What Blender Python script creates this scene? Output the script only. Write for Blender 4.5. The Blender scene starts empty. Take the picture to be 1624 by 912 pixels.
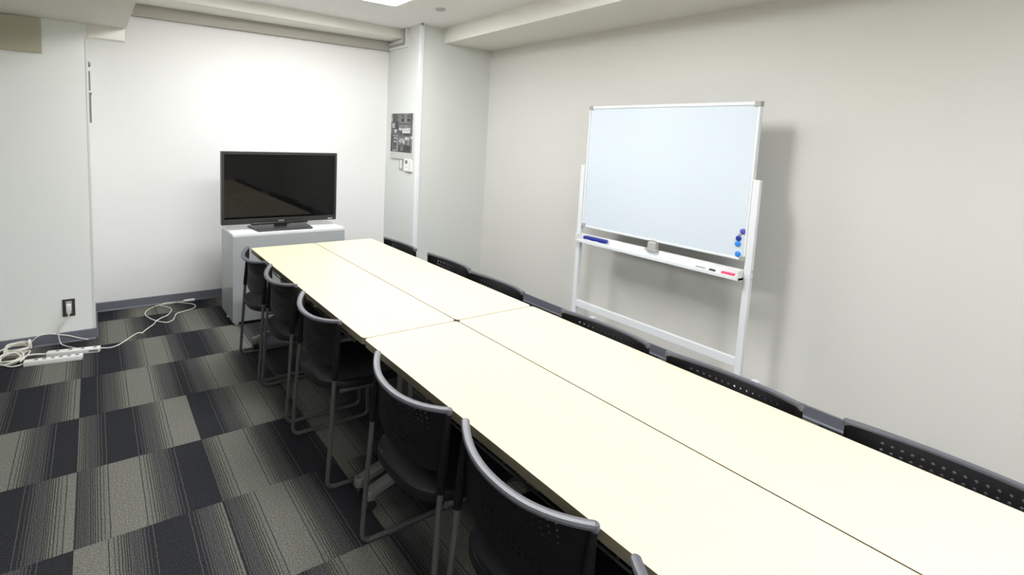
import bpy, bmesh, math, random
from mathutils import Vector, Matrix, Euler

random.seed(7)
C = bpy.context.scene.collection
scene = bpy.context.scene

# ------------------------------------------------------------------ camera
def rodrigues(w):
    v = Vector(w)
    return Matrix.Rotation(v.length, 3, v.normalized())
FOCAL, PX, PY = 835.764, 711.626, 305.563          # pixels of the 1624 x 912 frame
R = rodrigues((0.1161655, -0.5929005, 0.0089528)) @ Matrix(((1, 0, 0), (0, 0, -1), (0, 1, 0)))
cam_data = bpy.data.cameras.new('camera')
cam = bpy.data.objects.new('camera', cam_data)
C.objects.link(cam)
cam_data.sensor_fit = 'HORIZONTAL'
cam_data.sensor_width = 36.0
cam_data.lens = FOCAL * 36.0 / 1624.0
cam_data.shift_x = (812.0 - PX) / 1624.0
cam_data.shift_y = -(456.0 - PY) / 1624.0
cam_data.clip_start = 0.02
rx, ry, rz = Vector(R[0]), -Vector(R[1]), -Vector(R[2])
M = Matrix((rx, ry, rz)).transposed().to_4x4()
M.translation = Vector((-1.313236, -1.832133, 1.507238))
cam.matrix_world = M
scene.camera = cam

# ------------------------------------------------------------------ world, exposure
world = bpy.data.worlds.new('world')
scene.world = world
world.use_nodes = True
world.node_tree.nodes['Background'].inputs[0].default_value = (0.9, 0.95, 1.0, 1)
world.node_tree.nodes['Background'].inputs[1].default_value = 0.05
scene.view_settings.view_transform = 'Standard'
scene.view_settings.look = 'None'
scene.view_settings.gamma = 1.0
scene.view_settings.use_curve_mapping = False
scene.view_settings.exposure = 0.0
LAMP = 46.5                                        # radiance of the ceiling diffusers
LAMP_COLOR = (0.985, 0.99, 1.0)

# ------------------------------------------------------------------ dimensions
YB, XR, XP, YP, XL, YL = 3.067, 2.0157, 1.2008, 2.426, -1.3283, 2.4613
XL0 = -1.840                                       # far side of the left pillar
CEIL = 2.512
XW, YW = -3.2, -5.0                                # walls behind / left of the camera
TOP = 0.70                                         # table height

# ------------------------------------------------------------------ materials
def srgb(r, g, b):
    f = lambda c: (c / 12.92) if c <= 0.04045 else ((c + 0.055) / 1.055) ** 2.4
    return (f(r / 255), f(g / 255), f(b / 255), 1)

class NT:
    def __init__(s, name):
        s.m = bpy.data.materials.new(name); s.m.use_nodes = True
        s.t = s.m.node_tree; s.n = s.t.nodes; s.b = s.n['Principled BSDF']
    def add(s, kind, **kw):
        n = s.n.new(kind)
        for k, v in kw.items(): setattr(n, k, v)
        return n
    def link(s, a, b): s.t.links.new(a, b)
    def math(s, op, a, b=None, c=None):
        n = s.add('ShaderNodeMath', operation=op)
        for i, v in enumerate((a, b, c)):
            if v is None: continue
            if isinstance(v, (int, float)): n.inputs[i].default_value = v
            else: s.link(v, n.inputs[i])
        return n.outputs[0]
    def mix(s, f, a, b):
        n = s.add('ShaderNodeMix', data_type='RGBA')
        for sock, v in ((n.inputs[0], f), (n.inputs[6], a), (n.inputs[7], b)):
            if isinstance(v, (int, float, tuple)): sock.default_value = v
            else: s.link(v, sock)
        return n.outputs[2]
    def bump(s, h, strength, dist=0.001):
        n = s.add('ShaderNodeBump'); n.inputs['Strength'].default_value = strength
        n.inputs['Distance'].default_value = dist
        s.link(h, n.inputs['Height']); s.link(n.outputs[0], s.b.inputs['Normal'])

def mat(name, color, rough=0.5, metal=0.0, grain=0.0, scale=200.0, bump=0.0, spec=0.5, coat=0.0):
    t = NT(name)
    t.b.inputs['Roughness'].default_value = rough
    t.b.inputs['Metallic'].default_value = metal
    t.b.inputs['Specular IOR Level'].default_value = spec
    t.b.inputs['Coat Weight'].default_value = coat
    tc = t.add('ShaderNodeTexCoord')
    no = t.add('ShaderNodeTexNoise'); no.inputs['Scale'].default_value = scale
    no.inputs['Detail'].default_value = 3
    t.link(tc.outputs['Object'], no.inputs['Vector'])
    if grain:
        lo = tuple(c * (1 - grain) for c in color[:3]) + (1,)
        hi = tuple(min(1, c * (1 + grain)) for c in color[:3]) + (1,)
        t.link(t.mix(no.outputs['Fac'], lo, hi), t.b.inputs['Base Color'])
    else:
        t.b.inputs['Base Color'].default_value = color
    if bump: t.bump(no.outputs['Fac'], bump)
    return t.m

def emit(name, color, strength):
    t = NT(name)
    t.b.inputs['Base Color'].default_value = (0.8, 0.8, 0.8, 1)
    t.b.inputs['Emission Color'].default_value = tuple(color) + (1,)
    t.b.inputs['Emission Strength'].default_value = strength
    return t.m

MT = {}
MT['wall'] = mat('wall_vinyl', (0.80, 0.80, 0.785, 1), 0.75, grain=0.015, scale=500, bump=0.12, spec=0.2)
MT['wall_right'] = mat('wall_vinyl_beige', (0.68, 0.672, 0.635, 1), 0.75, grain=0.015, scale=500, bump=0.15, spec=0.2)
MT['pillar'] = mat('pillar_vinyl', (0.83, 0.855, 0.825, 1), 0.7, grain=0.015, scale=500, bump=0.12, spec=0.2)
MT['pillar_dimmed'] = mat('pillar_vinyl_dimmed', (0.68, 0.70, 0.67, 1), 0.7, grain=0.015, scale=500, bump=0.12, spec=0.2)  # left pillar's vinyl again, base darkened to stand in for dimmer light
MT['ceiling'] = mat('ceiling_board', (0.86, 0.865, 0.85, 1), 0.9, grain=0.05, scale=260, bump=0.4, spec=0.1)
MT['beam'] = mat('beam_vinyl', (0.80, 0.80, 0.74, 1), 0.8, grain=0.015, scale=500, bump=0.1, spec=0.2)
MT['strip'] = mat('duct_strip_paint', (0.44, 0.425, 0.375, 1), 0.8, grain=0.02, scale=300, spec=0.2)
MT['guard'] = mat('corner_guard_plastic', (0.84, 0.88, 0.92, 1), 0.25, spec=0.6)
MT['base'] = mat('baseboard_vinyl', (0.145, 0.152, 0.185, 1), 0.45, grain=0.05, scale=120)
MT['wall_unseen'] = mat('wall_paint', (0.76, 0.755, 0.73, 1), 0.8, grain=0.02, scale=300)
MT['subfloor'] = mat('subfloor', (0.02, 0.02, 0.022, 1), 0.9)
MT['black'] = mat('black_plastic', (0.0045, 0.0047, 0.0052, 1), 0.55, grain=0.15, scale=900, bump=0.08, spec=0.16)
MT['rim'] = mat('plastic_rim_sheen', (0.075, 0.079, 0.094, 1), 0.45, spec=0.9)  # dark chair plastic; grey base paints in a wider sheen from the ceiling lights
MT['rod'] = mat('dark_grey_painted_steel', (0.085, 0.085, 0.085, 1), 0.38, metal=0.25)
MT['leg'] = mat('grey_painted_steel', (0.15, 0.15, 0.148, 1), 0.42, metal=0.1)
MT['under'] = mat('black_painted_steel', (0.012, 0.012, 0.012, 1), 0.5)
MT['rail'] = mat('dark_grey_rail', (0.03, 0.03, 0.03, 1), 0.45)
MT['shelf'] = mat('grey_wire', (0.12, 0.12, 0.12, 1), 0.4, metal=0.3)
MT['edge'] = mat('table_edge_band', (0.20, 0.178, 0.125, 1), 0.5, grain=0.1, scale=60)
MT['seat'] = mat('black_seat_plastic', (0.006, 0.0063, 0.007, 1), 0.5, grain=0.1, scale=700, bump=0.06, spec=0.2)
MT['cabinet'] = mat('white_laminate_shaded', (0.40, 0.42, 0.425, 1), 0.06, spec=0.7)  # white like the top; body colour darkened to stand in for shade and reflections
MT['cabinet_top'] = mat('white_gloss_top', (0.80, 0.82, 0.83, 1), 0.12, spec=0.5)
MT['tv'] = mat('tv_bezel_plastic', (0.018, 0.018, 0.018, 1), 0.25)
MT['tvgrey'] = mat('tv_bezel_edge', (0.022, 0.022, 0.021, 1), 0.35)
MT['tvfoot'] = mat('tv_foot_gloss', (0.035, 0.035, 0.04, 1), 0.38)
MT['screen'] = mat('tv_screen_glass', (0.004, 0.004, 0.004, 1), 0.03, spec=0.27)
MT['silver'] = mat('silver_print', (0.45, 0.45, 0.45, 1), 0.4, metal=0.4)
MT['wb'] = mat('whiteboard_enamel', (0.66, 0.735, 0.80, 1), 0.16, spec=0.5)
MT['alu'] = mat('white_painted_aluminium', (0.77, 0.795, 0.815, 1), 0.3)
MT['alu_side'] = mat('silver_aluminium', (0.55, 0.57, 0.59, 1), 0.35, metal=0.4)
MT['corner'] = mat('grey_corner_cap', (0.36, 0.36, 0.34, 1), 0.5)
MT['white'] = mat('white_plastic', (0.80, 0.80, 0.78, 1), 0.35)
MT['cream'] = mat('ivory_cord', (0.74, 0.73, 0.66, 1), 0.45)
MT['blue'] = mat('blue_plastic', (0.02, 0.03, 0.28, 1), 0.4)
MT['blue2'] = mat('dark_blue_magnet', (0.012, 0.045, 0.30, 1), 0.3)
MT['violet'] = mat('violet_blue_magnet', (0.10, 0.095, 0.48, 1), 0.3)
MT['sky'] = mat('light_blue_magnet', (0.03, 0.26, 0.78, 1), 0.3)
MT['pink'] = mat('pink_red_plastic', (0.72, 0.05, 0.13, 1), 0.4)
MT['blackcap'] = mat('black_cap', (0.01, 0.01, 0.01, 1), 0.4)
MT['greyprint'] = mat('grey_print', (0.25, 0.25, 0.26, 1), 0.5)
MT['felt'] = mat('white_felt', (0.78, 0.78, 0.80, 1), 0.95)
MT['steel'] = mat('dark_steel_plate', (0.085, 0.085, 0.08, 1), 0.35, metal=0.6)
MT['beige'] = mat('beige_cover', (0.47, 0.45, 0.34, 1), 0.6, grain=0.03, scale=300)
MT['greyplate'] = mat('grey_switch_plate', (0.40, 0.39, 0.36, 1), 0.5)
MT['lcd'] = mat('grey_lcd', (0.13, 0.14, 0.135, 1), 0.3)
MT['slot'] = mat('socket_slot', (0.22, 0.22, 0.22, 1), 0.6)
MT['notice'] = mat('dark_grey_frame', (0.18, 0.18, 0.18, 1), 0.5)
MT['detector'] = mat('grey_detector', (0.52, 0.52, 0.49, 1), 0.6)
MT['trunk'] = mat('white_trunking', (0.74, 0.74, 0.72, 1), 0.4)
MT['groove_shade'] = mat('trunking_groove_shade', (0.33, 0.33, 0.31, 1), 0.5)
MT['lamp'] = emit('lamp_diffuser', LAMP_COLOR, LAMP)
MT['lampframe'] = mat('lamp_frame', (0.75, 0.75, 0.74, 1), 0.5)
MT['caster'] = mat('black_caster', (0.012, 0.012, 0.012, 1), 0.5)
MT['bright_grey'] = mat('light_grey_plastic', (0.55, 0.55, 0.54, 1), 0.45)
MT['clip'] = mat('grey_latch', (0.45, 0.44, 0.42, 1), 0.45)

def make_table_wood():
    t = NT('maple_table_top')
    tc = t.add('ShaderNodeTexCoord')
    mp = t.add('ShaderNodeMapping'); mp.inputs['Scale'].default_value = (60, 1.6, 1)
    t.link(tc.outputs['Object'], mp.inputs['Vector'])
    n1 = t.add('ShaderNodeTexNoise'); n1.inputs['Scale'].default_value = 1.2; n1.inputs['Detail'].default_value = 5
    n1.inputs['Distortion'].default_value = 0.6
    t.link(mp.outputs[0], n1.inputs['Vector'])
    col = t.mix(n1.outputs['Fac'], (0.66, 0.565, 0.385, 1), (0.72, 0.63, 0.45, 1))
    t.link(col, t.b.inputs['Base Color'])
    t.b.inputs['Roughness'].default_value = 0.33
    t.b.inputs['Specular IOR Level'].default_value = 0.4
    return t.m
MT['wood'] = make_table_wood()

def make_carpet():
    """Loop-pile carpet tile: bands that run from charcoal through thin light lines to grey with thin dark
    lines, along the tile's own x; the custom property pattern_shift says where the charcoal band lies."""
    t = NT('carpet_tile_pile')
    tc = t.add('ShaderNodeTexCoord')
    sep = t.add('ShaderNodeSeparateXYZ'); t.link(tc.outputs['Object'], sep.inputs[0])
    at = t.add('ShaderNodeAttribute', attribute_type='OBJECT', attribute_name='pattern_shift')
    wob = t.add('ShaderNodeTexNoise'); wob.inputs['Scale'].default_value = 24; wob.inputs['Detail'].default_value = 2
    t.link(tc.outputs['Object'], wob.inputs['Vector'])
    x = t.math('SUBTRACT', sep.outputs['X'], at.outputs['Fac'])
    x = t.math('ADD', x, t.math('MULTIPLY_ADD', wob.outputs['Fac'], 0.005, -0.0025))
    s = t.math('PINGPONG', x, 0.262)                        # 0 = charcoal centre, 0.262 = grey centre
    f = t.math('DIVIDE', s, 0.262)
    base = t.add('ShaderNodeValToRGB'); t.link(f, base.inputs[0])
    el = base.color_ramp.elements
    DARK, MID, LIGHT = (0.0242, 0.0250, 0.0285, 1), (0.062, 0.062, 0.063, 1), (0.146, 0.146, 0.129, 1)
    el[0].position = 0.30; el[0].color = DARK
    el[1].position = 0.50; el[1].color = MID
    for pos, c in ((0.60, (0.116, 0.115, 0.102, 1)), (0.80, LIGHT)):
        e = el.new(pos); e.color = c
    mask = t.add('ShaderNodeValToRGB'); t.link(f, mask.inputs[0])
    mask.color_ramp.interpolation = 'CONSTANT'
    me = mask.color_ramp.elements
    me[0].position = 0.0; me[0].color = (0, 0, 0, 1)
    me[1].position = 1.0; me[1].color = (0, 0, 0, 1)
    w = 0.010
    for c in (0.235, 0.295, 0.34, 0.378, 0.41, 0.44, 0.535, 0.562, 0.59, 0.622, 0.66, 0.705, 0.77):
        e = me.new(c - w / 2); e.color = (1, 1, 1, 1)
        e = me.new(c + w / 2); e.color = (0, 0, 0, 1)
    line = t.add('ShaderNodeValToRGB'); t.link(f, line.inputs[0])
    line.color_ramp.interpolation = 'CONSTANT'
    line.color_ramp.elements[0].color = (0.078, 0.077, 0.070, 1)
    line.color_ramp.elements[1].position = 0.49; line.color_ramp.elements[1].color = (0.030, 0.029, 0.028, 1)
    col = t.mix(mask.outputs['Color'], base.outputs['Color'], line.outputs['Color'])
    sp = t.add('ShaderNodeTexNoise'); sp.inputs['Scale'].default_value = 170; sp.inputs['Detail'].default_value = 3
    sp.inputs['Roughness'].default_value = 0.7
    t.link(tc.outputs['Object'], sp.inputs['Vector'])
    g = t.math('MULTIPLY_ADD', sp.outputs['Fac'], 3.0, -0.5)
    g = t.math('MAXIMUM', g, 0.25)
    hs = t.add('ShaderNodeVectorMath', operation='SCALE')
    t.link(col, hs.inputs[0]); t.link(g, hs.inputs['Scale'])
    t.link(hs.outputs[0], t.b.inputs['Base Color'])
    t.b.inputs['Roughness'].default_value = 0.95
    t.b.inputs['Specular IOR Level'].default_value = 0.05
    t.bump(sp.outputs['Fac'], 0.6, 0.002)
    return t.m
MT['carpet'] = make_carpet()

def make_print():
    t = NT('photo_print')
    at = t.add('ShaderNodeAttribute', attribute_name='tone')
    t.link(at.outputs['Color'], t.b.inputs['Base Color'])
    t.b.inputs['Roughness'].default_value = 0.5
    return t.m
MT['print'] = make_print()

# ------------------------------------------------------------------ mesh helpers
class MB:
    def __init__(s): s.bm = bmesh.new()
    def box(s, x0, x1, y0, y1, z0, z1, bevel=0.0, seg=2, rot=None, pivot=None):
        vs = [s.bm.verts.new((x, y, z)) for x in (x0, x1) for y in (y0, y1) for z in (z0, z1)]
        fs = [(0, 1, 3, 2), (4, 6, 7, 5), (0, 4, 5, 1), (2, 3, 7, 6), (0, 2, 6, 4), (1, 5, 7, 3)]
        faces = [s.bm.faces.new([vs[i] for i in f]) for f in fs]
        if rot is not None:
            c = Vector(pivot) if pivot else Vector(((x0 + x1) / 2, (y0 + y1) / 2, (z0 + z1) / 2))
            for v in vs: v.co = rot @ (v.co - c) + c
        if bevel:
            es = list({e for f in faces for e in f.edges})
            bmesh.ops.bevel(s.bm, geom=es, offset=bevel, segments=seg, affect='EDGES', profile=0.5)
        return s
    def tube(s, pts, r, n=10, closed=False, caps=True):
        P = [Vector(p) for p in pts]; m = len(P)
        rs = r if isinstance(r, (list, tuple)) else [r] * m
        rings = []; up = None
        for i in range(m):
            a = P[(i - 1) % m] if (closed or i > 0) else P[i]
            b = P[(i + 1) % m] if (closed or i < m - 1) else P[i]
            d = (b - a).normalized()
            if up is None:
                ref = Vector((0, 0, 1)) if abs(d.z) < 0.9 else Vector((1, 0, 0))
                up = (ref - d * ref.dot(d)).normalized()
            else:
                up = (up - d * up.dot(d)).normalized()
            sd = d.cross(up)
            rings.append([s.bm.verts.new(P[i] + (up * math.cos(2 * math.pi * k / n) + sd * math.sin(2 * math.pi * k / n)) * rs[i]) for k in range(n)])
        for i in range(m if closed else m - 1):
            A, B2 = rings[i], rings[(i + 1) % m]
            for k in range(n):
                s.bm.faces.new((A[k], A[(k + 1) % n], B2[(k + 1) % n], B2[k]))
        if caps and not closed:
            s.bm.faces.new(rings[0][::-1]); s.bm.faces.new(rings[-1])
        return s
    def sweep(s, pts, section, side):
        """section: list of (a, b) offsets along side(i) and the z axis; side: list of unit vectors."""
        rings = [[s.bm.verts.new(Vector(p) + Vector(sd) * a + Vector((0, 0, b))) for a, b in section] for p, sd in zip(pts, side)]
        n = len(section)
        for A, B2 in zip(rings, rings[1:]):
            for k in range(n):
                s.bm.faces.new((A[k], A[(k + 1) % n], B2[(k + 1) % n], B2[k]))
        s.bm.faces.new(rings[0][::-1]); s.bm.faces.new(rings[-1])
        return s
    def lathe(s, prof, n=20, axis='Z', center=(0, 0, 0)):
        c = Vector(center); rings = []
        def put(r, h, k):
            a = 2 * math.pi * k / n; u, v = r * math.cos(a), r * math.sin(a)
            return c + {'Z': Vector((u, v, h)), 'X': Vector((h, u, v)), 'Y': Vector((u, h, v))}[axis]
        for r, h in prof:
            rings.append([s.bm.verts.new(put(max(r, 1e-4), h, k)) for k in range(n)])
        for A, B2 in zip(rings, rings[1:]):
            for k in range(n):
                s.bm.faces.new((A[k], A[(k + 1) % n], B2[(k + 1) % n], B2[k]))
        s.bm.faces.new(rings[0][::-1]); s.bm.faces.new(rings[-1])
        return s
    def prism(s, outline, z0, z1, bevel=0.0, seg=2):
        a = [s.bm.verts.new((x, y, z0)) for x, y in outline]; b = [s.bm.verts.new((x, y, z1)) for x, y in outline]
        n = len(outline)
        f0 = s.bm.faces.new(a[::-1]); f1 = s.bm.faces.new(b)
        for k in range(n): s.bm.faces.new((a[k], a[(k + 1) % n], b[(k + 1) % n], b[k]))
        if bevel:
            bmesh.ops.bevel(s.bm, geom=list(f0.edges) + list(f1.edges), offset=bevel, segments=seg, affect='EDGES', profile=0.5)
        return s
    def mesh(s, name, material, smooth=False):
        bmesh.ops.recalc_face_normals(s.bm, faces=s.bm.faces)
        me = bpy.data.meshes.new(name); s.bm.to_mesh(me); s.bm.free()
        if material: me.materials.append(MT[material])
        if smooth:
            for p in me.polygons: p.use_smooth = True
            me.set_sharp_from_angle(angle=math.radians(40))
        return me
    def build(s, name, material, parent=None, smooth=False):
        o = bpy.data.objects.new(name, s.mesh(name, material, smooth))
        C.objects.link(o)
        if parent is not None: o.parent = parent
        return o

def tag(o, label, cat, group=None):
    o['label'] = label; o['category'] = cat
    if group: o['group'] = group
    return o
def struct(o):
    o['kind'] = 'structure'; return o
def thing(name, label, cat, loc=(0, 0, 0), rotz=0.0, group=None):
    o = bpy.data.objects.new(name, None); o.empty_display_size = 0.1
    C.objects.link(o); o.location = loc; o.rotation_euler = (0, 0, rotz)
    return tag(o, label, cat, group)
def copy_tree(o, parent=None):
    c = o.copy(); C.objects.link(c)
    if parent is not None: c.parent = parent
    for ch in list(o.children): copy_tree(ch, c)
    return c
def rounded(x0, x1, y0, y1, r, n=6):
    out = []
    for cx, cy, a0 in ((x1 - r, y1 - r, 0), (x0 + r, y1 - r, 90), (x0 + r, y0 + r, 180), (x1 - r, y0 + r, 270)):
        for k in range(n + 1):
            a = math.radians(a0 + 90 * k / n); out.append((cx + r * math.cos(a), cy + r * math.sin(a)))
    return out
def smooth_path(pts, sub=4):
    """Catmull-Rom through the points."""
    P = [Vector(p) for p in pts]; out = []
    for i in range(len(P) - 1):
        p0, p1, p2, p3 = P[max(i - 1, 0)], P[i], P[i + 1], P[min(i + 2, len(P) - 1)]
        for k in range(sub):
            t = k / sub
            out.append(0.5 * ((2 * p1) + (p2 - p0) * t + (2 * p0 - 5 * p1 + 4 * p2 - p3) * t * t + (3 * p1 - p0 - 3 * p2 + p3) * t ** 3))
    return out + [P[-1]]

# ------------------------------------------------------------------ setting: floor, walls, ceiling
floor = struct(MB().box(XW, XR, YW, YB, -0.12, -0.006).build('floor', 'subfloor'))
TX, TY, TX0, TY0 = 0.4917, 0.503, -1.4055, 0.2935
dark_at = {  # (column, row) -> x of the charcoal band, read off the visible tiles
    (-1, 2): -1.631, (0, 2): -1.388, (1, 2): -0.42, (-1, 1): -1.435, (0, 1): -1.235, (1, 1): -0.872, (-1, 0): -1.64,
    (0, 0): -0.972, (1, 0): -0.52, (0, 3): -1.262, (1, 3): -0.765, (0, 4): -0.94, (1, 4): -0.43, (0, 5): -1.27,
    (-1, -1): -1.445, (0, -1): -1.10, (1, -1): -0.47, (1, 5): -0.62, (2, 0): -0.1}
full_tile = None
rnd = random.Random(3)
for i in range(-5, 8):
    for j in range(-10, 7):
        x0, y0 = TX0 + i * TX, TY0 + j * TY
        a0, a1 = max(x0, XW), min(x0 + TX, XR); b0, b1 = max(y0, YW), min(y0 + TY, YB)
        if a1 - a0 < 0.01 or b1 - b0 < 0.01: continue
        cx, cy = x0 + TX / 2, y0 + TY / 2; g = 0.0006
        full = (a1 - a0 > TX - 1e-4) and (b1 - b0 > TY - 1e-4)
        if full and full_tile:
            me = full_tile
        else:
            me = MB().box(a0 - cx + g, a1 - cx - g, b0 - cy + g, b1 - cy - g, -0.006, 0.0).mesh('carpet_tile', 'carpet')
            if full: full_tile = me
        o = bpy.data.objects.new('carpet_tile', me); C.objects.link(o)
        o.parent = floor; o.location = (cx, cy, 0)
        o['pattern_shift'] = float(dark_at.get((i, j), cx + rnd.uniform(-0.26, 0.26)) - cx)

T = 0.12
struct(MB().box(XW, XR, YW, YB, CEIL, CEIL + 0.1).build('ceiling', 'ceiling'))
struct(MB().box(XW - T, XR + T, YB, YB + T, -0.12, CEIL + 0.1).build('wall_back', 'wall'))
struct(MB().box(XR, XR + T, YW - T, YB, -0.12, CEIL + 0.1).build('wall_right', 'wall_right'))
struct(MB().box(XW - T, XW, YW - T, YB, -0.12, CEIL + 0.1).build('wall_left', 'wall_unseen'))
struct(MB().box(XW, XR, YW - T, YW, -0.12, CEIL + 0.1).build('wall_front', 'wall_unseen'))
struct(MB().box(XP, XR, YP, YB, 0.0, CEIL).build('wall_pillar_right', 'pillar_dimmed'))
struct(MB().box(XL0, XL, YL, YB, 0.0, CEIL).build('wall_pillar_left', 'pillar'))

# baseboards (slate vinyl with a small cove foot)
def baseboard(name, x0, y0, x1, y1, nx, ny):
    m = MB(); d = 0.007; h = 0.075
    prof = [(0, 0), (d + 0.006, 0), (d + 0.006, 0.004), (d, 0.012), (d, h - 0.004), (d - 0.004, h), (0, h)]
    r = [[m.bm.verts.new((x + nx * a, y + ny * a, z)) for a, z in prof] for x, y in ((x0, y0), (x1, y1))]
    n = len(prof)
    for k in range(n): m.bm.faces.new((r[0][k], r[0][(k + 1) % n], r[1][(k + 1) % n], r[1][k]))
    m.bm.faces.new(r[0][::-1]); m.bm.faces.new(r[1])
    return struct(m.build(name, 'base'))
baseboard('baseboard_back', XL, YB, XP, YB, 0, -1)
baseboard('baseboard_right', XR, YW, XR, YP, -1, 0)
baseboard('baseboard_pillar_left', XL0, YL, XL, YL, 0, -1)
baseboard('baseboard_pillar_left_side', XL, YL, XL, YB, 1, 0)
baseboard('baseboard_pillar_right', XP, YP, XR, YP, 0, -1)
baseboard('baseboard_pillar_right_side', XP, YP, XP, YB, -1, 0)
baseboard('baseboard_back_left', XW, YB, XL0, YB, 0, -1)

# beams and drops under the ceiling
m = MB()
ol = [(1.455, YP), (1.17, YW), (XR, YW), (XR, YP)]
m.prism(ol, 2.370, CEIL); struct(m.build('trim_1', 'beam'))                 # drop along the right wall
m = MB(); m.prism([(XL, 2.655), (XP, 2.775), (XP, YB), (XL, YB)], 2.425, CEIL)
struct(m.build('trim_2', 'beam'))                                           # drop along the back wall
struct(MB().box(XL, XP, YB - 0.045, YB, 2.332, 2.425, bevel=0.003).build('trim_3', 'strip'))
struct(MB().box(XW, -1.106, 0.9, YL, 2.140, CEIL).build('trim_4', 'beam'))   # deep beam, upper left
struct(MB().box(XL, -1.116, YL, YL + 0.10, 2.056, 2.150, bevel=0.003).build('trim_5', 'beam'))
struct(MB().box(XL, -1.106, YL, 2.75, 2.15, CEIL).build('trim_6', 'beam'))
# corner guards
def guard(name, x, y, sx, sy, z0, z1, w=0.03, d=0.004, m_='guard'):
    m = MB()
    m.box(min(x - sx * d, x + sx * w), max(x - sx * d, x + sx * w), min(y - sy * d, y), max(y - sy * d, y), z0, z1, bevel=0.0012)
    m.box(min(x - sx * d, x), max(x - sx * d, x), min(y, y + sy * w), max(y, y + sy * w), z0, z1, bevel=0.0012)
    return struct(m.build(name, m_))
guard('trim_7', XP, YP, 1, 1, 0.076, 2.50)
guard('trim_8', XL, YL, -1, 1, 0.076, 2.052, w=0.012, d=0.002, m_='trunk')
guard('trim_9', XL0, YL, 1, 1, 0.076, 2.139, w=0.014, d=0.002)

# ------------------------------------------------------------------ ceiling lights
def ceiling_light(x, y, label, w=1.22, l=0.30, m_='lamp'):
    r = thing('ceiling_light', label, 'ceiling light', (x, y, CEIL), 0, 'long ceiling panel lights')
    m = MB(); f = 0.014
    for a in ((-w/2, w/2, -l/2, -l/2 + f), (-w/2, w/2, l/2 - f, l/2), (-w/2, -w/2 + f, -l/2 + f, l/2 - f), (w/2 - f, w/2, -l/2 + f, l/2 - f)):
        m.box(*a, -0.008, 0.0)
    m.build('frame', 'lampframe', r)
    MB().box(-w/2 + f, w/2 - f, -l/2 + f, l/2 - f, -0.005, 0.0).build('diffuser', m_, r)
LX = 0.09
ceiling_light(LX, 1.84, 'bright ceiling light panel at the top edge of the view')
ceiling_light(LX, 0.12, 'long ceiling light panel over the middle of the tables')
ceiling_light(LX, -2.25, 'long ceiling light panel over the near table end')
ceiling_light(-2.15, -4.25, 'added fill light panel, unseen far behind the camera, brightening the left pillar')  # added fill, no fixture known here; lifts the left pillar front
ceiling_light(-1.0, -3.05, 'added fill light panel, unseen behind the camera, in line with the aisle')  # added fill, no fixture known here; brightens pillar fronts, spares the chair backs
d = thing('smoke_detector', 'small flat grey disc detector on the ceiling beside the light', 'detector', (1.015, 1.83, CEIL))
MB().lathe([(0.042, 0.0), (0.042, -0.006), (0.036, -0.012), (0.02, -0.013)], 24).build('base', 'detector', d, True)
MB().lathe([(0.016, -0.012), (0.016, -0.0145), (0.010, -0.0155)], 16).build('sensor', 'detector', d, True)
tag(MB().lathe([(0.014, 0.0), (0.014, -0.006), (0.007, -0.016)], 16, center=(1.19, 2.395, CEIL)).build('ceiling_hook', 'slot', None, True),
    'tiny dark fitting on the ceiling at the right pillar corner', 'fitting')

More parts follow.
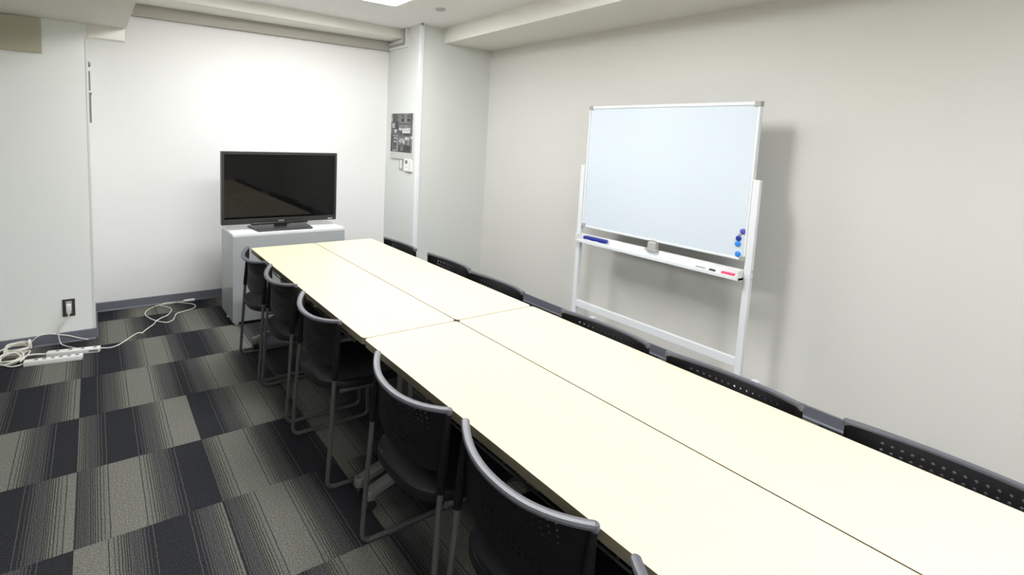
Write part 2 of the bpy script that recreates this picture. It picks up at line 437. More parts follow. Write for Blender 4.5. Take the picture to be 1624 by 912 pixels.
# ------------------------------------------------------------------ tables
def make_table(name, label, x0, x1, y0, y1, side):
    """side -1: the left row; the outer edge of the table lies at x0, otherwise at x1."""
    cx, cy = (x0 + x1) / 2, (y0 + y1) / 2
    w, l = (x1 - x0) / 2 - 0.0030, (y1 - y0) / 2 - 0.0025
    r = thing(name, label, 'table', (cx, cy, 0), 0, 'long folding tables set two by two')
    t = 0.028
    MB().prism(rounded(-w, w, -l, l, 0.022), TOP - 0.0009, TOP).build('tabletop', 'wood', r)
    MB().prism(rounded(-w, w, -l, l, 0.022), TOP - t, TOP - 0.0009).build('edge_band', 'edge', r)
    for s in (-1, 1):
        ra = MB().box(s * 0.165 - 0.014, s * 0.165 + 0.014, -l + 0.10, l - 0.10, TOP - t - 0.036, TOP - t, bevel=0.003).build('side_rail', 'rail', r)
        for e in (-1, 1):
            MB().box(s * 0.165 - 0.015, s * 0.165 + 0.015, e * (l - 0.10) - 0.006, e * (l - 0.10) + 0.006, TOP - t - 0.038, TOP - t, bevel=0.003).build('rail_cap', 'leg', ra)
    m = MB()
    for y in (-0.62, -0.5, -0.38, -0.26, -0.14, 0, 0.14, 0.26, 0.38, 0.5, 0.62):
        m.tube([(-0.135, y, TOP - 0.12), (0.135, y, TOP - 0.12)], 0.003, 6)
    for x in (-0.14, -0.05, 0.05, 0.14):
        m.tube([(x, -0.64, TOP - 0.07), (x, -0.64, TOP - 0.12), (x, 0.64, TOP - 0.12), (x, 0.64, TOP - 0.07)], 0.004, 6)
    m.build('wire_shelf', 'shelf', r)
    for s in (-1, 1):
        fy = s * (l - (0.016 if (y0 < -1 and s < 0) else 0.043))   # near-end legs stand clear of the end chairs
        MB().box(-0.03, 0.03, fy - 0.02, fy + 0.02, 0.12, TOP - t - 0.01, bevel=0.006).build('leg_column', 'leg', r)
        MB().box(-0.15, 0.15, fy - 0.02, fy + 0.02, TOP - t - 0.035, TOP - t, bevel=0.004).build('leg_bracket', 'under', r)
        # arched foot: highest at the column, rounded at both ends
        m = MB(); pts, rr = [], []
        N = 14
        for k in range(N + 1):
            u = -1 + 2 * k / N
            pts.append((u * 0.205, fy, 0.070 + 0.060 * (1 - abs(u)) ** 0.9))
        sec = [(-0.024, -0.014), (-0.024, 0.008), (-0.016, 0.015), (0.016, 0.015), (0.024, 0.008), (0.024, -0.014), (0.016, -0.018), (-0.016, -0.018)]
        m.sweep(pts, sec, [(0, 1, 0)] * (N + 1))
        ft = m.build('foot', 'leg', r, True)
        for e in (-1, 1):
            MB().lathe([(0.024, 0.048), (0.025, 0.055), (0.025, 0.080), (0.020, 0.086)], 16, center=(e * 0.200, fy, 0)).build('end_cap', 'leg', ft, True)
            c = MB()
            for q in (-0.011, 0.011):
                c.lathe([(0.008, -0.008), (0.021, -0.007), (0.022, 0.0), (0.021, 0.007), (0.008, 0.008)], 18, axis='Y', center=(e * 0.196, fy + q, 0.0225))
            c.box(e * 0.196 - 0.008, e * 0.196 + 0.008, fy - 0.018, fy + 0.018, 0.026, 0.052, bevel=0.003)
            c.build('caster', 'caster', r, True)
    return r
make_table('folding_table', 'long maple-topped table of the left row, the far one nearest the television', -0.45, 0.0, 0.0, 1.8, -1)
make_table('folding_table', 'long maple-topped table of the right row, the far one nearest the pillar', 0.0, 0.45, 0.0, 1.8, 1)
make_table('folding_table', 'long maple-topped table of the left row, the near one at the bottom of the view', -0.45, 0.0, -1.8, 0.0, -1)
make_table('folding_table', 'long maple-topped table of the right row, the near one below the whiteboard', 0.0, 0.45, -1.8, 0.0, 1)

# ------------------------------------------------------------------ chairs
RIM = 0.735
HALF = 0.2225
def back_point(u, v, off=0.0):
    """u -1..1 across, v 0..1 from the lower edge to the top; off moves along the shell normal (towards the sitter)."""
    zb = 0.498 + 0.040 * abs(u) ** 2.2
    w = 1 - min(1.0, abs(u)) ** 2.2
    z = zb + (RIM - 0.004 - 0.019 * w - zb) * v
    x = -(0.023 + 0.044 * v ** 3.6 + 0.012 * (1 - v) ** 3) * w
    y = HALF * u * (0.985 + 0.015 * v)
    n = Vector((1.0, -0.62 * u, 0)).normalized()
    return Vector((x, y, z)) + n * off
def make_backrest():
    m = MB(); bm = m.bm; NU, NV, TH = 21, 12, 0.006
    holes = {(i, j) for i in range(3, 18) for j in (7, 8, 9, 10, 11) if j < 11} | {(i, j) for i in range(5, 16) for j in (2, 3, 4)}
    cache = {}
    def vert(i2, j2, side):                       # half-cell lattice, so that cells have edge midpoints
        k = (i2, j2, side)
        if k not in cache:
            cache[k] = bm.verts.new(back_point(-1 + i2 / NU, j2 / (2 * NV), TH / 2 * side))
        return cache[k]
    for i in range(NU):
        for j in range(NV):
            ring = [(2*i, 2*j), (2*i+1, 2*j), (2*i+2, 2*j), (2*i+2, 2*j+1), (2*i+2, 2*j+2), (2*i+1, 2*j+2), (2*i, 2*j+2), (2*i, 2*j+1)]
            if (i, j) in holes:
                uc, vc = -1 + (i + 0.5) * 2 / NU, (j + 0.5) / NV
                du, dv = 0.0043 / HALF, 0.0043 / 0.235
                inner = {}
                for side in (-1, 1):
                    outer = [vert(a, b, side) for a, b in ring]
                    hs = []
                    for k in range(8):
                        a = math.radians(225 + 45 * k)
                        hs.append(bm.verts.new(back_point(uc + du * math.cos(a), vc + dv * math.sin(a), TH / 2 * side)))
                    inner[side] = hs
                    for k in range(8): bm.faces.new((outer[k], outer[(k + 1) % 8], hs[(k + 1) % 8], hs[k]))
                for k in range(8): bm.faces.new((inner[-1][k], inner[-1][(k + 1) % 8], inner[1][(k + 1) % 8], inner[1][k]))
            else:
                for side in (-1, 1): bm.faces.new([vert(a, b, side) for a, b in ring])
    border = [(a, 0) for a in range(0, 2 * NU)] + [(2 * NU, b) for b in range(0, 2 * NV)] + [(a, 2 * NV) for a in range(2 * NU, 0, -1)] + [(0, b) for b in range(2 * NV, 0, -1)]
    for k in range(len(border)):
        p, q = border[k], border[(k + 1) % len(border)]
        bm.faces.new((vert(*p, -1), vert(*q, -1), vert(*q, 1), vert(*p, 1)))
    return m
def make_chair(label, group):
    r = thing('stacking_chair', label, 'chair', (0, 0, 0), 0, group)
    make_backrest().build('backrest', 'black', r, True)
    # broad top rim following the shell, with a knob at each end
    N = 28; pts, sd = [], []
    for k in range(N + 1):
        u = -1.02 + 2.04 * k / N
        w = 1 - abs(u) ** 2.2
        pts.append((-0.067 * w - 0.004, HALF * u, RIM - 0.006 - 0.019 * w)); sd.append(Vector((1.0, -0.62 * u, 0)).normalized())
    sec = [(-0.012, -0.006), (-0.013, 0.000), (-0.010, 0.005), (-0.004, 0.0068), (0.004, 0.0068), (0.009, 0.005), (0.011, 0.000), (0.010, -0.006)]
    rim = MB().sweep(pts, sec, sd).build('top_rim', 'rim', r, True)
    for s in (-1, 1):
        MB().lathe([(0.0085, -0.012), (0.0100, -0.006), (0.0100, 0.002), (0.0085, 0.0052), (0.004, 0.0060)], 14, center=(-0.001, s * (HALF + 0.004), RIM - 0.006)).build('rim_end_cap', 'rim', rim, True)
        y = s * HALF
        MB().tube([(0.000, y, RIM - 0.014), (-0.004, y, 0.66), (-0.010, y * 1.005, 0.57), (-0.016, y * 1.01, 0.50), (-0.018, y * 1.01, 0.48)],
                  [0.0088, 0.011, 0.0125, 0.013, 0.0115], 12).build('side_post', 'black', r, True)
        yb = s * 0.232
        path = [(-0.016, y * 1.01, 0.50), (-0.020, y * 1.012, 0.44), (-0.034, yb, 0.20), (-0.043, yb, 0.055)]
        for k in range(1, 7):
            a = math.pi / 2 * k / 6
            path.append((-0.043 + 0.030 * (1 - math.cos(a)) - 0.002 * (1 - k / 6), yb, 0.0105 + 0.040 * (1 - math.sin(a))))
        path.append((0.30, yb, 0.0105))
        for k in range(1, 7):
            a = math.pi / 2 * k / 6
            path.append((0.33 + 0.03 * math.sin(a), yb, 0.0105 + 0.03 * (1 - math.cos(a))))
        path += [(0.352, yb, 0.20), (0.340, s * 0.215, 0.36), (0.325, s * 0.205, 0.395), (0.28, s * 0.20, 0.407), (0.02, s * 0.20, 0.412)]
        MB().tube(path, 0.0092, 10).build('side_frame', 'rod', r, True)
    for x in (0.06, 0.28):
        MB().tube([(x, -0.20, 0.408), (x, 0.20, 0.408)], 0.008, 8).build('cross_bar', 'rod', r, True)
    # seat: rounded shell, its rear edge bulging behind the posts, front edge turned down
    m = MB(); NS = 40; rings = []
    for sc, dz in ((1.0, -0.018), (1.0, 0.002), (0.985, 0.010), (0.93, 0.012), (0.75, 0.006), (0.5, 0.002), (0.25, 0.0), (0.02, 0.0)):
        ring = []
        for k in range(NS):
            a = 2 * math.pi * k / NS; ca, sa = math.cos(a), math.sin(a)
            ex = math.copysign(abs(ca) ** 0.75, ca); ey = math.copysign(abs(sa) ** 0.62, sa)
            x = 0.165 + 0.225 * ex * sc; y = 0.215 * ey * sc
            z = 0.430 + dz - (0.030 * max(0, (x - 0.27) / 0.12) ** 2) + 0.008 * (y / 0.215) ** 2
            ring.append(m.bm.verts.new((x, y, z)))
        rings.append(ring)
    for A, B2 in zip(rings, rings[1:]):
        for k in range(NS): m.bm.faces.new((A[k], A[(k + 1) % NS], B2[(k + 1) % NS], B2[k]))
    m.bm.faces.new(rings[0][::-1]); m.bm.faces.new(rings[-1])
    m.build('seat', 'seat', r, True)
    return r
left = [(-0.487, 1.475, 0.0, 'black perforated stacking chair of the left row, nearest the television'),
        (-0.482, 0.955, 0.0, 'black perforated stacking chair of the left row, second from the television'),
        (-0.487, 0.372, 0.0, 'black perforated stacking chair of the left row, third from the television'),
        (-0.487, -0.437, 0.0, 'black perforated stacking chair of the left row, just nearer than the table joint'),
        (-0.480, -0.962, 0.0, 'black perforated stacking chair of the left row, largest and nearest whole one'),
        (-0.482, -1.515, 0.0, 'black stacking chair of the left row cut off by the bottom edge of the view')]
right = [(0.488, 1.428, 0.0, 'black stacking chair of the right row, farthest, in front of the pillar corner'),
         (0.512, 0.842, 0.0, 'black stacking chair of the right row, second from the far end, before the pillar front'),
         (0.488, 0.345, 0.0, 'black stacking chair of the right row, third from the far end, beside the table joint'),
         (0.468, -0.411, 0.0, 'black stacking chair of the right row, below the left post of the whiteboard'),
         (0.467, -0.952, 0.0, 'black stacking chair of the right row, below the right post of the whiteboard'),
         (0.492, -1.515, 0.0, 'black stacking chair of the right row cut off by the right edge of the view')]
GL, GR = 'stacking chairs along the left side of the tables', 'stacking chairs along the right side of the tables'
chair = None
for (x, y, a, lab) in left + right:
    is_left = x < 0
    if chair is None: chair = o = make_chair(lab, GL)
    else: o = copy_tree(chair)
    o.location = (x, y, 0); o.rotation_euler = (0, 0, math.radians(a) + (0 if is_left else math.pi))
    o['label'] = lab; o['group'] = GL if is_left else GR

# ------------------------------------------------------------------ television and its cabinet
r = thing('tv_cabinet', 'white glossy box cabinet under the television', 'cabinet', (-0.016, 2.48, 0))
hw, hd = 0.446, 0.205
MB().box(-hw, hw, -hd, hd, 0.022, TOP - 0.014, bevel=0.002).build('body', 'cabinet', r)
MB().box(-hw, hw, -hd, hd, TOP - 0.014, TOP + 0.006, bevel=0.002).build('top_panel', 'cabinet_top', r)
for sx in (-1, 1):
    for sy in (-1, 1):
        MB().lathe([(0.017, 0.0), (0.019, 0.004), (0.014, 0.012), (0.008, 0.022)], 14, center=(sx * (hw - 0.035), sy * (hd - 0.03), 0)).build('foot', 'white', r, True)
MB().lathe([(0.010, 0.0), (0.011, 0.012), (0.007, 0.020)], 12, center=(-hw + 0.012, 0.02, 0)).build('foot', 'white', r, True)
tv = thing('television', 'black flat-screen television standing on the white cabinet', 'television', (-0.043, 2.45, TOP + 0.006))
w2, zb, zt = 0.464, 0.043, 0.615
m = MB(); b = 0.030
# bezel as a ring of four bars, thicker at the bottom
m.box(-w2, -w2 + 0.020, 0, 0.05, zb, zt, bevel=0.002); m.box(w2 - 0.020, w2, 0, 0.05, zb, zt, bevel=0.002)
m.box(-w2 + 0.019, w2 - 0.019, 0, 0.05, zt - 0.022, zt, bevel=0.002); m.box(-w2 + 0.019, w2 - 0.019, 0, 0.05, zb, zb + 0.040, bevel=0.002)
bz = m.build('bezel', 'tvgrey', tv)
MB().box(-w2 + 0.018, w2 - 0.018, 0.006, 0.03, zb + 0.036, zt - 0.020).build('screen', 'screen', tv)
MB().box(-w2 + 0.01, w2 - 0.01, 0.048, 0.085, zb + 0.02, zt - 0.02, bevel=0.012).build('rear_housing', 'tv', tv)
MB().box(-0.245, 0.215, -0.002, 0.03, zb - 0.010, zb + 0.006, bevel=0.003).build('speaker_bar', 'tv', tv)
MB().box(-0.055, 0.045, 0.012, 0.05, 0.010, zb + 0.03, bevel=0.006).build('stand_neck', 'tv', tv)
m = MB(); m.prism([(-0.215, -0.135), (0.205, -0.135), (0.215, -0.125), (0.235, 0.118), (0.225, 0.128), (-0.235, 0.128), (-0.245, 0.118), (-0.225, -0.125)], 0.0, 0.012, bevel=0.003)
m.build('stand_base', 'tvfoot', tv)
MB().box(-0.03, 0.015, -0.0022, 0.0, zb + 0.014, zb + 0.021).build('maker_mark', 'silver', bz)
MB().box(w2 - 0.075, w2 - 0.035, -0.0022, 0.0, zb + 0.008, zb + 0.018).build('sticker', 'silver', bz)
MB().tube([(0.075, 0.06, zb + 0.03), (0.077, 0.05, 0.025), (0.078, 0.10, 0.014), (0.09, 0.16, 0.006), (0.10, 0.235, 0.004)], 0.003, 8).build('power_cable', 'blackcap', tv, True)

# ------------------------------------------------------------------ whiteboard on its stand
WX = 1.75
wb = thing('whiteboard', 'white rolling whiteboard on a two-post stand against the right wall', 'whiteboard', (WX, 0.2565, 0))
ya, yb_, za, zt = -0.606, 0.606, 0.871, 1.769          # local y of the board's near and far ends
MB().box(-0.004, 0.016, ya + 0.012, yb_ - 0.012, za + 0.010, zt - 0.010).build('writing_surface', 'wb', wb)
MB().box(-0.010, 0.022, ya, yb_, zt - 0.020, zt, bevel=0.003).build('frame_rail', 'alu', wb)
MB().box(-0.010, 0.022, ya, yb_, za, za + 0.013, bevel=0.003).build('frame_rail', 'alu', wb)
MB().box(-0.010, 0.022, ya, ya + 0.014, za + 0.013, zt - 0.02, bevel=0.003).build('frame_rail', 'alu', wb)
MB().box(-0.010, 0.022, yb_ - 0.014, yb_, za + 0.013, zt - 0.02, bevel=0.003).build('frame_rail', 'alu', wb)
for y in (ya, yb_):
    for z in (za, zt):
        s = 1 if y == ya else -1; q = 1 if z == za else -1
        MB().box(-0.013, 0.025, min(y - s * 0.002, y + s * 0.034), max(y - s * 0.002, y + s * 0.034), min(z - q * 0.002, z + q * 0.028), max(z - q * 0.002, z + q * 0.028), bevel=0.004).build('corner_cap', 'corner', wb)
PL, PR = 0.6275, -0.6275
for y in (PL, PR):
    p = MB().box(-0.015, 0.015, y - 0.019, y + 0.019, 0.075, 1.331, bevel=0.003).build('post', 'alu', wb)
    MB().box(-0.016, 0.016, y - 0.020, y + 0.020, 1.325, 1.335, bevel=0.002).build('post_cap', 'white', p)
    for z in (0.774, 0.819):
        MB().lathe([(0.005, -0.0185), (0.005, -0.0215), (0.003, -0.0225)], 10, axis='Y', center=(0, y, z)).build('screw', 'corner', p)
    s = 1 if y == PL else -1
    MB().lathe([(0.006, -0.016), (0.006, 0.016)], 12, axis='Y', center=(0.004, y - s * 0.012, 1.31)).build('pivot', 'alu_side', wb, True)
    MB().box(-0.24, 0.24, y - 0.022, y + 0.022, 0.080, 0.118, bevel=0.006).build('foot', 'alu', wb)
    for x in (-0.21, 0.21):
        c = MB()
        for q in (-0.012, 0.012):
            c.lathe([(0.010, -0.008), (0.029, -0.007), (0.030, 0.0), (0.029, 0.007), (0.010, 0.008)], 18, axis='Y', center=(x, y + q, 0.0305))
        c.box(x - 0.010, x + 0.010, y - 0.020, y + 0.020, 0.045, 0.082, bevel=0.003)
        c.build('caster', 'corner', wb, True)
MB().box(-0.012, 0.012, PR + 0.019, PL - 0.019, 0.248, 0.301, bevel=0.003).build('cross_bar', 'alu', wb)
# pen tray: floor, lip and back plate in one folded sheet
m = MB(); prof = [(x, z - 0.027) for x, z in [(-0.068, 0.806), (-0.066, 0.812), (-0.063, 0.803), (-0.012, 0.803), (-0.008, 0.846), (0.006, 0.846), (0.006, 0.790), (-0.068, 0.790)]]
rr = [[m.bm.verts.new((x, y, z)) for x, z in prof] for y in (PR + 0.020, PL - 0.020)]
for k in range(len(prof)): m.bm.faces.new((rr[0][k], rr[0][(k + 1) % len(prof)], rr[1][(k + 1) % len(prof)], rr[1][k]))
m.bm.faces.new(rr[0][::-1]); m.bm.faces.new(rr[1])
tray = m.build('pen_tray', 'alu', wb)
for y, s in ((PR + 0.020, 1), (PL - 0.020, -1)):
    MB().box(-0.070, 0.007, min(y, y + s * 0.016), max(y, y + s * 0.016), 0.761, 0.821, bevel=0.003).build('tray_end', 'white', tray)
MB().box(-0.030, 0.012, -0.044, 0.016, 0.816, 0.868, bevel=0.006).build('latch', 'clip', wb)
MB().box(-0.040, -0.009, -0.060, 0.030, 0.812, 0.822, bevel=0.002).build('latch', 'clip', wb)
MB().box(-0.020, -0.011, -0.036, 0.008, 0.862, 0.884, bevel=0.003).build('latch', 'clip', wb)

TZ = 0.7765
er = thing('board_eraser', 'blue whiteboard eraser with a white pen clip at the left end of the tray', 'eraser', (WX - 0.036, 0.700, TZ))
MB().box(-0.021, 0.021, -0.100, 0.100, 0.012, 0.038, bevel=0.006).build('grip', 'blue', er, True)
MB().box(-0.020, 0.020, -0.098, 0.098, 0.0, 0.013, bevel=0.002).build('felt_pad', 'felt', er)
MB().tube(smooth_path([(-0.0235, 0.082, 0.011), (-0.0238, 0.05, 0.013), (-0.0238, 0.01, 0.010), (-0.0238, -0.03, 0.013), (-0.0235, -0.045, 0.013)]), 0.0042, 8).build('pen_clip', 'white', er, True)
def marker(label, y0, y1, body, cap, x, capfrac, stripe=None):
    L = abs(y1 - y0); r = thing('marker_pen', label, 'marker', (x, y0, TZ + 0.008))
    s = -1
    MB().lathe([(0.006, 0.0), (0.0078, s * 0.004), (0.0078, s * L * (1 - capfrac))], 14, axis='Y').build('barrel', body, r, True)
    MB().lathe([(0.0080, s * L * (1 - capfrac)), (0.0082, s * (L - 0.006)), (0.006, s * L)], 14, axis='Y').build('cap', cap, r, True)
    if stripe:
        MB().box(-0.0082, -0.004, s * L * 0.55, s * L * 0.08, 0.001, 0.0065).build('print', stripe, r)
marker('white marker pen with a black cap lying on the tray', -0.078, -0.205, 'white', 'blackcap', WX - 0.045, 0.27, 'greyprint')
marker('pink marker pen with a white end at the right end of the tray', -0.245, -0.345, 'pink', 'white', WX - 0.050, 0.2)
marker('pink-red marker pen behind another at the right end of the tray', -0.237, -0.336, 'pink', 'pink', WX - 0.031, 0.3)
def magnet(label, y, z, m, rad=0.0155):
    o = MB().lathe([(rad, 0.0), (rad * 1.02, -0.004), (rad * 0.92, -0.008), (rad * 0.55, -0.0105), (rad * 0.1, -0.011)], 20, axis='X', center=(0, 0, 0)).build('magnet', m, None, True)
    o.location = (WX - 0.004, y, z); tag(o, label, 'magnet', 'round magnets on the whiteboard')
magnet('violet blue round magnet, topmost on the whiteboard', -0.321, 1.038, 'violet')
magnet('dark blue round magnet on the whiteboard, second from the top', -0.301, 0.995, 'blue2')
magnet('light blue round magnet just under the dark blue one', -0.300, 0.963, 'sky', 0.016)
magnet('light blue round magnet near the lower whiteboard edge, lowest of four', -0.306, 0.904, 'sky', 0.016)
tag(MB().box(WX - 0.0062, WX - 0.0042, -0.316, -0.298, 1.013, 1.020).build('magnet_clip', 'greyprint'), 'tiny dark clip between the two upper blue magnets', 'clip')

# ------------------------------------------------------------------ things on the right pillar
ph = thing('photo_print', 'black and white photo panel with a white lower border on the pillar', 'photo', (XP, 2.717, 1.505))
MB().box(-0.016, -0.001, -0.218, 0.218, -0.240, 0.205, bevel=0.0015).build('panel', 'bright_grey', ph)
W_, H_ = 44, 48
tone = [[0.16 for _ in range(W_)] for _ in range(H_)]
def paint(u0, u1, v0, v1, g):
    for j in range(int(v0 * H_), max(int(v0 * H_) + 1, int(v1 * H_))):
        for i in range(int(u0 * W_), max(int(u0 * W_) + 1, int(u1 * W_))):
            if 0 <= i < W_ and 0 <= j < H_: tone[j][i] = g
for a in ((0, 1, 0, .25, .12), (0.02, .07, 0, .22, .45), (.10, .14, 0, .24, .05), (.14, .30, 0, .25, .09), (.32, .36, 0, .25, .30), (.38, 1, 0, .38, .22),
          (.50, .62, .05, .10, .04), (.50, .62, .13, .22, .015), (.64, .74, .02, .24, .30), (.76, .90, .05, .10, .06), (.76, .90, .13, .22, .015), (.92, 1, 0, .35, .10),
          (.40, 1, .25, .30, .12), (.42, .9, .31, .36, .28), (.0, .28, .25, .40, .05), (.05, .19, .27, .38, .62), (.28, .36, .22, .40, .02), (.40, .93, .38, .52, .80),
          (.36, .55, .45, .58, .10), (.60, .95, .53, .57, .04), (.16, .28, .43, .50, .75), (.02, .14, .42, .55, .14), (.10, .35, .57, .98, .45), (.13, .31, .60, .95, .05),
          (.18, .28, .62, .68, .55), (.18, .28, .72, .77, .70), (.20, .28, .84, .93, .20), (.36, 1, .58, .82, .18), (.42, .62, .66, .76, .60), (.68, .88, .62, .70, .70), (.62, .67, .70, .80, .85),
          (.80, .86, .72, .80, .5), (.40, .95, .82, 1, .05), (.48, .60, .84, .97, .25), (.66, .72, .80, 1, .02), (.76, .90, .84, .95, .015), (.94, 1, .6, .66, .8), (0, .1, .56, 1, .03)):
    paint(*a)
bm = bmesh.new(); lay = bm.loops.layers.float_color.new('tone')
grid = [[bm.verts.new((-0.0165, 0.214 - 0.428 * i / W_, 0.201 - 0.375 * j / H_)) for i in range(W_ + 1)] for j in range(H_ + 1)]
for j in range(H_):
    for i in range(W_):
        f = bm.faces.new((grid[j][i], grid[j + 1][i], grid[j + 1][i + 1], grid[j][i + 1]))
        g = min(1, max(0.004, 0.62 * tone[j][i] * random.uniform(0.45, 1.6) + random.uniform(0, 0.03)))
        for lp in f.loops: lp[lay] = (g, g, g, 1)
me = bpy.data.meshes.new('print'); bm.to_mesh(me); bm.free(); me.materials.append(MT['print'])
o = bpy.data.objects.new('print', me); C.objects.link(o); o.parent = ph
sw = thing('wall_switch', 'narrow grey switch plate under the photo on the pillar', 'switch', (XP, 2.722, 1.216))
MB().box(-0.008, 0.0, -0.036, 0.036, -0.060, 0.060, bevel=0.002).build('plate', 'greyplate', sw)
MB().box(-0.012, -0.007, -0.014, 0.014, -0.042, 0.042, bevel=0.002).build('rocker', 'white', sw)
th = thing('thermostat', 'white controller with a small grey display beside the switch plate', 'thermostat', (XP, 2.575, 1.215))
MB().box(-0.022, 0.0, -0.072, 0.066, -0.060, 0.058, bevel=0.003).build('body', 'white', th)
MB().box(-0.0235, -0.021, -0.005, 0.040, 0.012, 0.044).build('display', 'lcd', th)
for y in (0.012, -0.012, 0.030):
    MB().lathe([(0.005, -0.0215), (0.005, -0.0238)], 10, axis='X', center=(0, y, -0.020)).build('button', 'bright_grey', th)
MB().box(-0.0235, -0.021, -0.060, -0.045, -0.05, 0.04).build('button', 'bright_grey', th)
tk = thing('cable_trunking', 'white cable trunking bent under the back beam on the pillar', 'trunking', (XP, 2.70, 2.40))
def channel(name, pts_in, pts_out, depth=0.03):
    m = MB(); n = len(pts_in)
    for side in (0, 1): pass
    A = [[m.bm.verts.new((-depth * d, y - 2.70, z - 2.40)) for (y, z) in pl] for d in (0, 1) for pl in (pts_in, pts_out)]
    a0, b0, a1, b1 = A
    for k in range(n - 1):
        m.bm.faces.new((a1[k], a1[k + 1], b1[k + 1], b1[k])); m.bm.faces.new((a0[k], b0[k], b0[k + 1], a0[k + 1]))
        m.bm.faces.new((a0[k], a0[k + 1], a1[k + 1], a1[k])); m.bm.faces.new((b0[k], b1[k], b1[k + 1], b0[k + 1]))
    m.bm.faces.new((a0[0], a1[0], b1[0], b0[0])); m.bm.faces.new((a0[-1], b0[-1], b1[-1], a1[-1]))
    return m
channel('', [(2.760, 2.510), (2.760, 2.400), (3.015, 2.400)], [(2.655, 2.510), (2.655, 2.335), (3.015, 2.335)], 0.022).build('channel', 'trunk', tk)
channel('', [(2.738, 2.509), (2.738, 2.384), (3.014, 2.384)], [(2.690, 2.509), (2.690, 2.352), (3.014, 2.352)], 0.0235).build('groove_shade_strip', 'groove_shade', tk)  # grey strip painting the shade inside the open channel

# ------------------------------------------------------------------ things on the left pillar
tag(MB().box(XL0 + 0.004, -1.566, YL - 0.016, YL, 1.921, 2.134, bevel=0.002).build('cover_panel', 'beige'),
    'beige cover panel on the left pillar just under the beam', 'panel')
nt = thing('notice_board', 'dark-edged narrow board hanging on the side of the left pillar, lower one', 'notice', (XL, 2.78, 1.60))
MB().box(0.0, 0.014, -0.14, 0.14, -0.105, 0.100, bevel=0.001).build('board', 'notice', nt)
MB().box(0.0, 0.019, -0.02, 0.02, 0.092, 0.110, bevel=0.002).build('hook', 'slot', nt)
nt = thing('notice_board', 'dark-edged small board on the side of the left pillar, upper one', 'notice', (XL, 2.76, 1.79))
MB().box(0.0, 0.012, -0.10, 0.10, -0.062, 0.062, bevel=0.001).build('board', 'notice', nt)
MB().lathe([(0.018, 0.0), (0.018, 0.012), (0.010, 0.016)], 14, axis='X', center=(0, 0, 0.115)).build('hook', 'slot', nt, True)
ou = thing('wall_outlet', 'dark steel socket plate low on the left pillar with a white plug in it', 'outlet', (-1.4755, YL, 0.243))
MB().box(-0.035, 0.035, -0.005, 0.0, -0.060, 0.060, bevel=0.0015).build('plate', 'steel', ou)
MB().box(-0.017, 0.017, -0.0075, -0.004, -0.040, 0.046, bevel=0.0015).build('socket', 'greyplate', ou)

# ------------------------------------------------------------------ power strips and cords on the floor
def strip(label, cx, cy, ang, L, n, D=0.046, H=0.030, reverse=False):
    r = thing('power_strip', label, 'power strip', (cx, cy, 0), ang)
    MB().box(-L/2, L/2, -D/2, D/2, 0.0, H, bevel=0.004).build('body', 'white', r, True)
    for k in range(n):
        x = -L/2 + L * 0.20 + k * (L * 0.70) / max(n - 1, 1)
        s = MB().box(x - 0.010, x + 0.010, -0.010, 0.012, H - 0.001, H + 0.0012, bevel=0.0008).build('socket', 'slot', r)
    return r
strip('white power strip with six sockets, the nearer of two on the carpet', -1.548, 2.137, math.radians(-7.5), 0.30, 6)
rB = strip('white power strip with a dark label on its end, touching the pillar side', -1.448, 2.228, math.radians(-10.5), 0.29, 4)
MB().box(0.085, 0.135, -0.0245, -0.0225, 0.008, 0.022).build('label_plate', 'slot', rB)

def cord(name, label, pts, r=0.0035, m='cream', cat='cord', sub=4):
    o = thing(name, label, cat, tuple(pts[0][:2]) + (0,))
    off = Vector((pts[0][0], pts[0][1], 0))
    MB().tube([p - off for p in smooth_path(pts, sub)], r, 8).build('cable', m, o, True)
    return o, off
# from the rear strip out over the carpet, one loop, to its plug by the back wall
P = [(-1.306, 2.222, 0.012), (-1.275, 2.228, 0.005), (-1.250, 2.222, 0.004), (-1.206, 2.245, 0.004), (-1.154, 2.32, 0.004), (-1.122, 2.372, 0.004), (-1.090, 2.412, 0.006),
     (-1.068, 2.424, 0.006), (-1.054, 2.412, 0.004), (-1.045, 2.43, 0.004), (-1.002, 2.509, 0.004), (-0.965, 2.571, 0.004), (-0.94, 2.643, 0.004), (-0.9, 2.674, 0.011), (-0.855, 2.739, 0.004), (-0.82, 2.833, 0.004),
     (-0.817, 2.908, 0.004), (-0.854, 2.985, 0.004), (-0.881, 3.012, 0.004), (-0.842, 3.040, 0.012), (-0.77, 3.032, 0.010), (-0.697, 2.998, 0.004), (-0.646, 2.945, 0.004), (-0.633, 2.875, 0.004), (-0.67, 2.815, 0.004), (-0.736, 2.781, 0.004),
     (-0.791, 2.743, 0.004), (-0.814, 2.665, 0.004), (-0.836, 2.598, 0.004), (-0.877, 2.568, 0.004), (-0.916, 2.604, 0.004), (-0.957, 2.668, 0.004), (-0.991, 2.764, 0.004), (-1.002, 2.851, 0.004), (-0.984, 2.925, 0.004),
     (-0.945, 2.983, 0.004), (-0.887, 3.012, 0.011), (-0.822, 3.035, 0.004), (-0.757, 3.040, 0.004), (-0.705, 3.036, 0.006)]
o, off = cord('extension_cord', 'white cord looped on the carpet between the rear strip and the back wall', P)
MB().lathe([(0.006, 0), (0.011, 0.010), (0.012, 0.085), (0.010, 0.088)], 14, axis='X', center=Vector((-0.705, 3.034, 0.0125)) - off).build('plug', 'white', o, True)
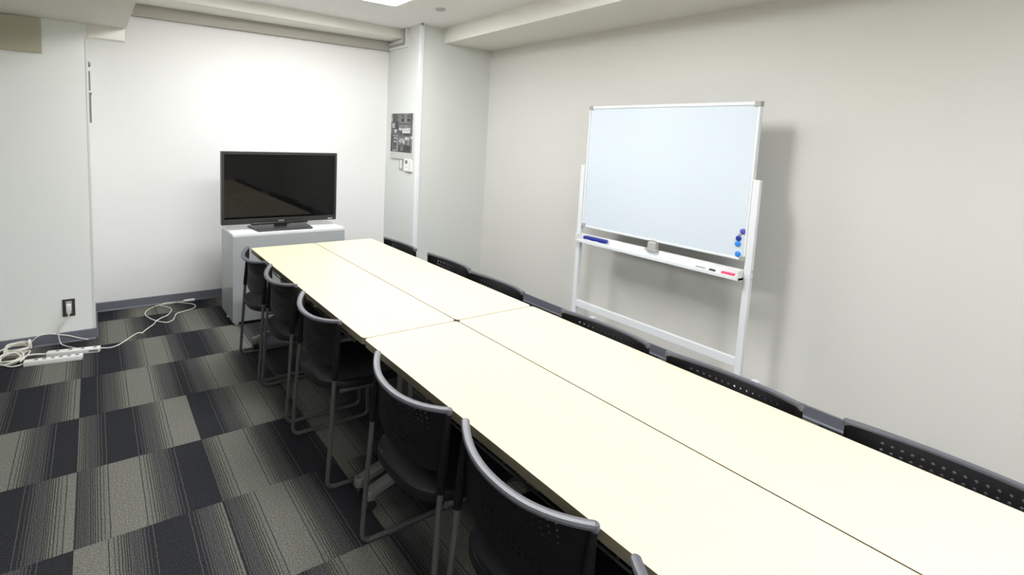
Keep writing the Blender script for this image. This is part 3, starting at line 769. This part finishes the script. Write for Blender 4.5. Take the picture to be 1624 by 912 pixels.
P = [(-1.4755, 2.432, 0.205), (-1.480, 2.428, 0.190), (-1.495, 2.425, 0.166), (-1.521, 2.425, 0.134), (-1.534, 2.425, 0.098), (-1.534, 2.425, 0.054), (-1.522, 2.415, 0.012), (-1.494, 2.375, 0.006), (-1.458, 2.330, 0.006), (-1.430, 2.300, 0.006), (-1.412, 2.272, 0.010), (-1.404, 2.254, 0.014)]
o, off = cord('plug_cord', 'white cord hanging from the wall outlet down to the rear strip', P, 0.0035)
pm = MB(); pm.box(-0.0135, 0.0135, -0.040, -0.0082, -0.020, 0.026, bevel=0.004)
pm.box(-0.009, 0.009, -0.034, -0.014, -0.044, -0.018, bevel=0.004)
pl_ = pm.build('plug', 'white', o, True); pl_.location = Vector((-1.4755, YL, 0.247)) - off
P = [(-1.679, 2.438, 0.047), (-1.673, 2.440, 0.056), (-1.649, 2.440, 0.076), (-1.619, 2.440, 0.086), (-1.583, 2.440, 0.085), (-1.531, 2.440, 0.070), (-1.479, 2.440, 0.053), (-1.43, 2.440, 0.030), (-1.372, 2.440, 0.006)]
cord('loose_cord', 'grey-white cord end arching along the baseboard out of the coil', P, 0.0035)
# the tangled coil at the left: an upper tied bundle and a lower one running into the front strip
o = thing('cord_coil', 'tangled coil of ivory cord on the carpet at the pillar foot', 'cord', (-1.76, 2.40, 0))
rc = random.Random(5)
def loops(cx, cy, cz, ax, ay, n, ang, jitter, tilt=0.0):
    pts = []
    for k in range(n * 12 + 1):
        a = 2 * math.pi * k / 12; q = 1 + jitter * math.sin(k * 0.37 + 1.3)
        x, y = ax * q * math.cos(a), ay * q * math.sin(a)
        z = cz + 0.007 * (k / 12 % 4) + tilt * math.sin(a) * ay + 0.004 * math.sin(k * 1.7)
        pts.append((cx + x * math.cos(ang) - y * math.sin(ang), cy + x * math.sin(ang) + y * math.cos(ang), max(0.005, z)))
    return [Vector(p) - Vector((-1.76, 2.40, 0)) for p in pts]
MB().tube(smooth_path(loops(-1.752, 2.405, 0.018, 0.062, 0.042, 6, math.radians(-12), 0.10, 0.35), 2), 0.0056, 8).build('cord_bundle', 'cream', o, True)
MB().tube(smooth_path(loops(-1.772, 2.255, 0.008, 0.060, 0.055, 5, math.radians(-18), 0.16, 0.25), 2), 0.0052, 8).build('cord_bundle', 'cream', o, True)
tie = []
for k in range(49):
    a = 2 * math.pi * k / 12
    tie.append(Vector((-1.692 + 0.003 * (k / 12), 2.40 + 0.020 * math.cos(a), 0.046 + 0.030 * math.sin(a))) - Vector((-1.76, 2.40, 0)))
MB().tube(tie, 0.0042, 8).build('cord_wrap', 'cream', o, True)
MB().tube(smooth_path([Vector(p) - Vector((-1.76, 2.40, 0)) for p in ((-1.80, 2.31, 0.02), (-1.815, 2.40, 0.03), (-1.79, 2.43, 0.04), (-1.86, 2.36, 0.03), (-1.90, 2.28, 0.006), (-1.98, 2.22, 0.006))]), 0.0042, 8).build('cord_run', 'cream', o, True)
MB().tube(smooth_path([Vector(p) - Vector((-1.76, 2.40, 0)) for p in ((-1.80, 2.20, 0.010), (-1.76, 2.155, 0.008), (-1.72, 2.15, 0.010), (-1.703, 2.156, 0.013))]), 0.0042, 8).build('cord_run', 'cream', o, True)
MB().tube(smooth_path([Vector(p) - Vector((-1.76, 2.40, 0)) for p in ((-1.73, 2.25, 0.020), (-1.69, 2.245, 0.030), (-1.65, 2.255, 0.026), (-1.61, 2.262, 0.018), (-1.588, 2.256, 0.016))]), 0.0048, 8).build('cord_run', 'cream', o, True)
MB().tube(smooth_path([Vector(p) - Vector((-1.76, 2.40, 0)) for p in ((-1.74, 2.26, 0.012), (-1.70, 2.30, 0.034), (-1.675, 2.29, 0.040), (-1.69, 2.24, 0.03), (-1.72, 2.20, 0.012))]), 0.0042, 8).build('cord_run', 'cream', o, True)
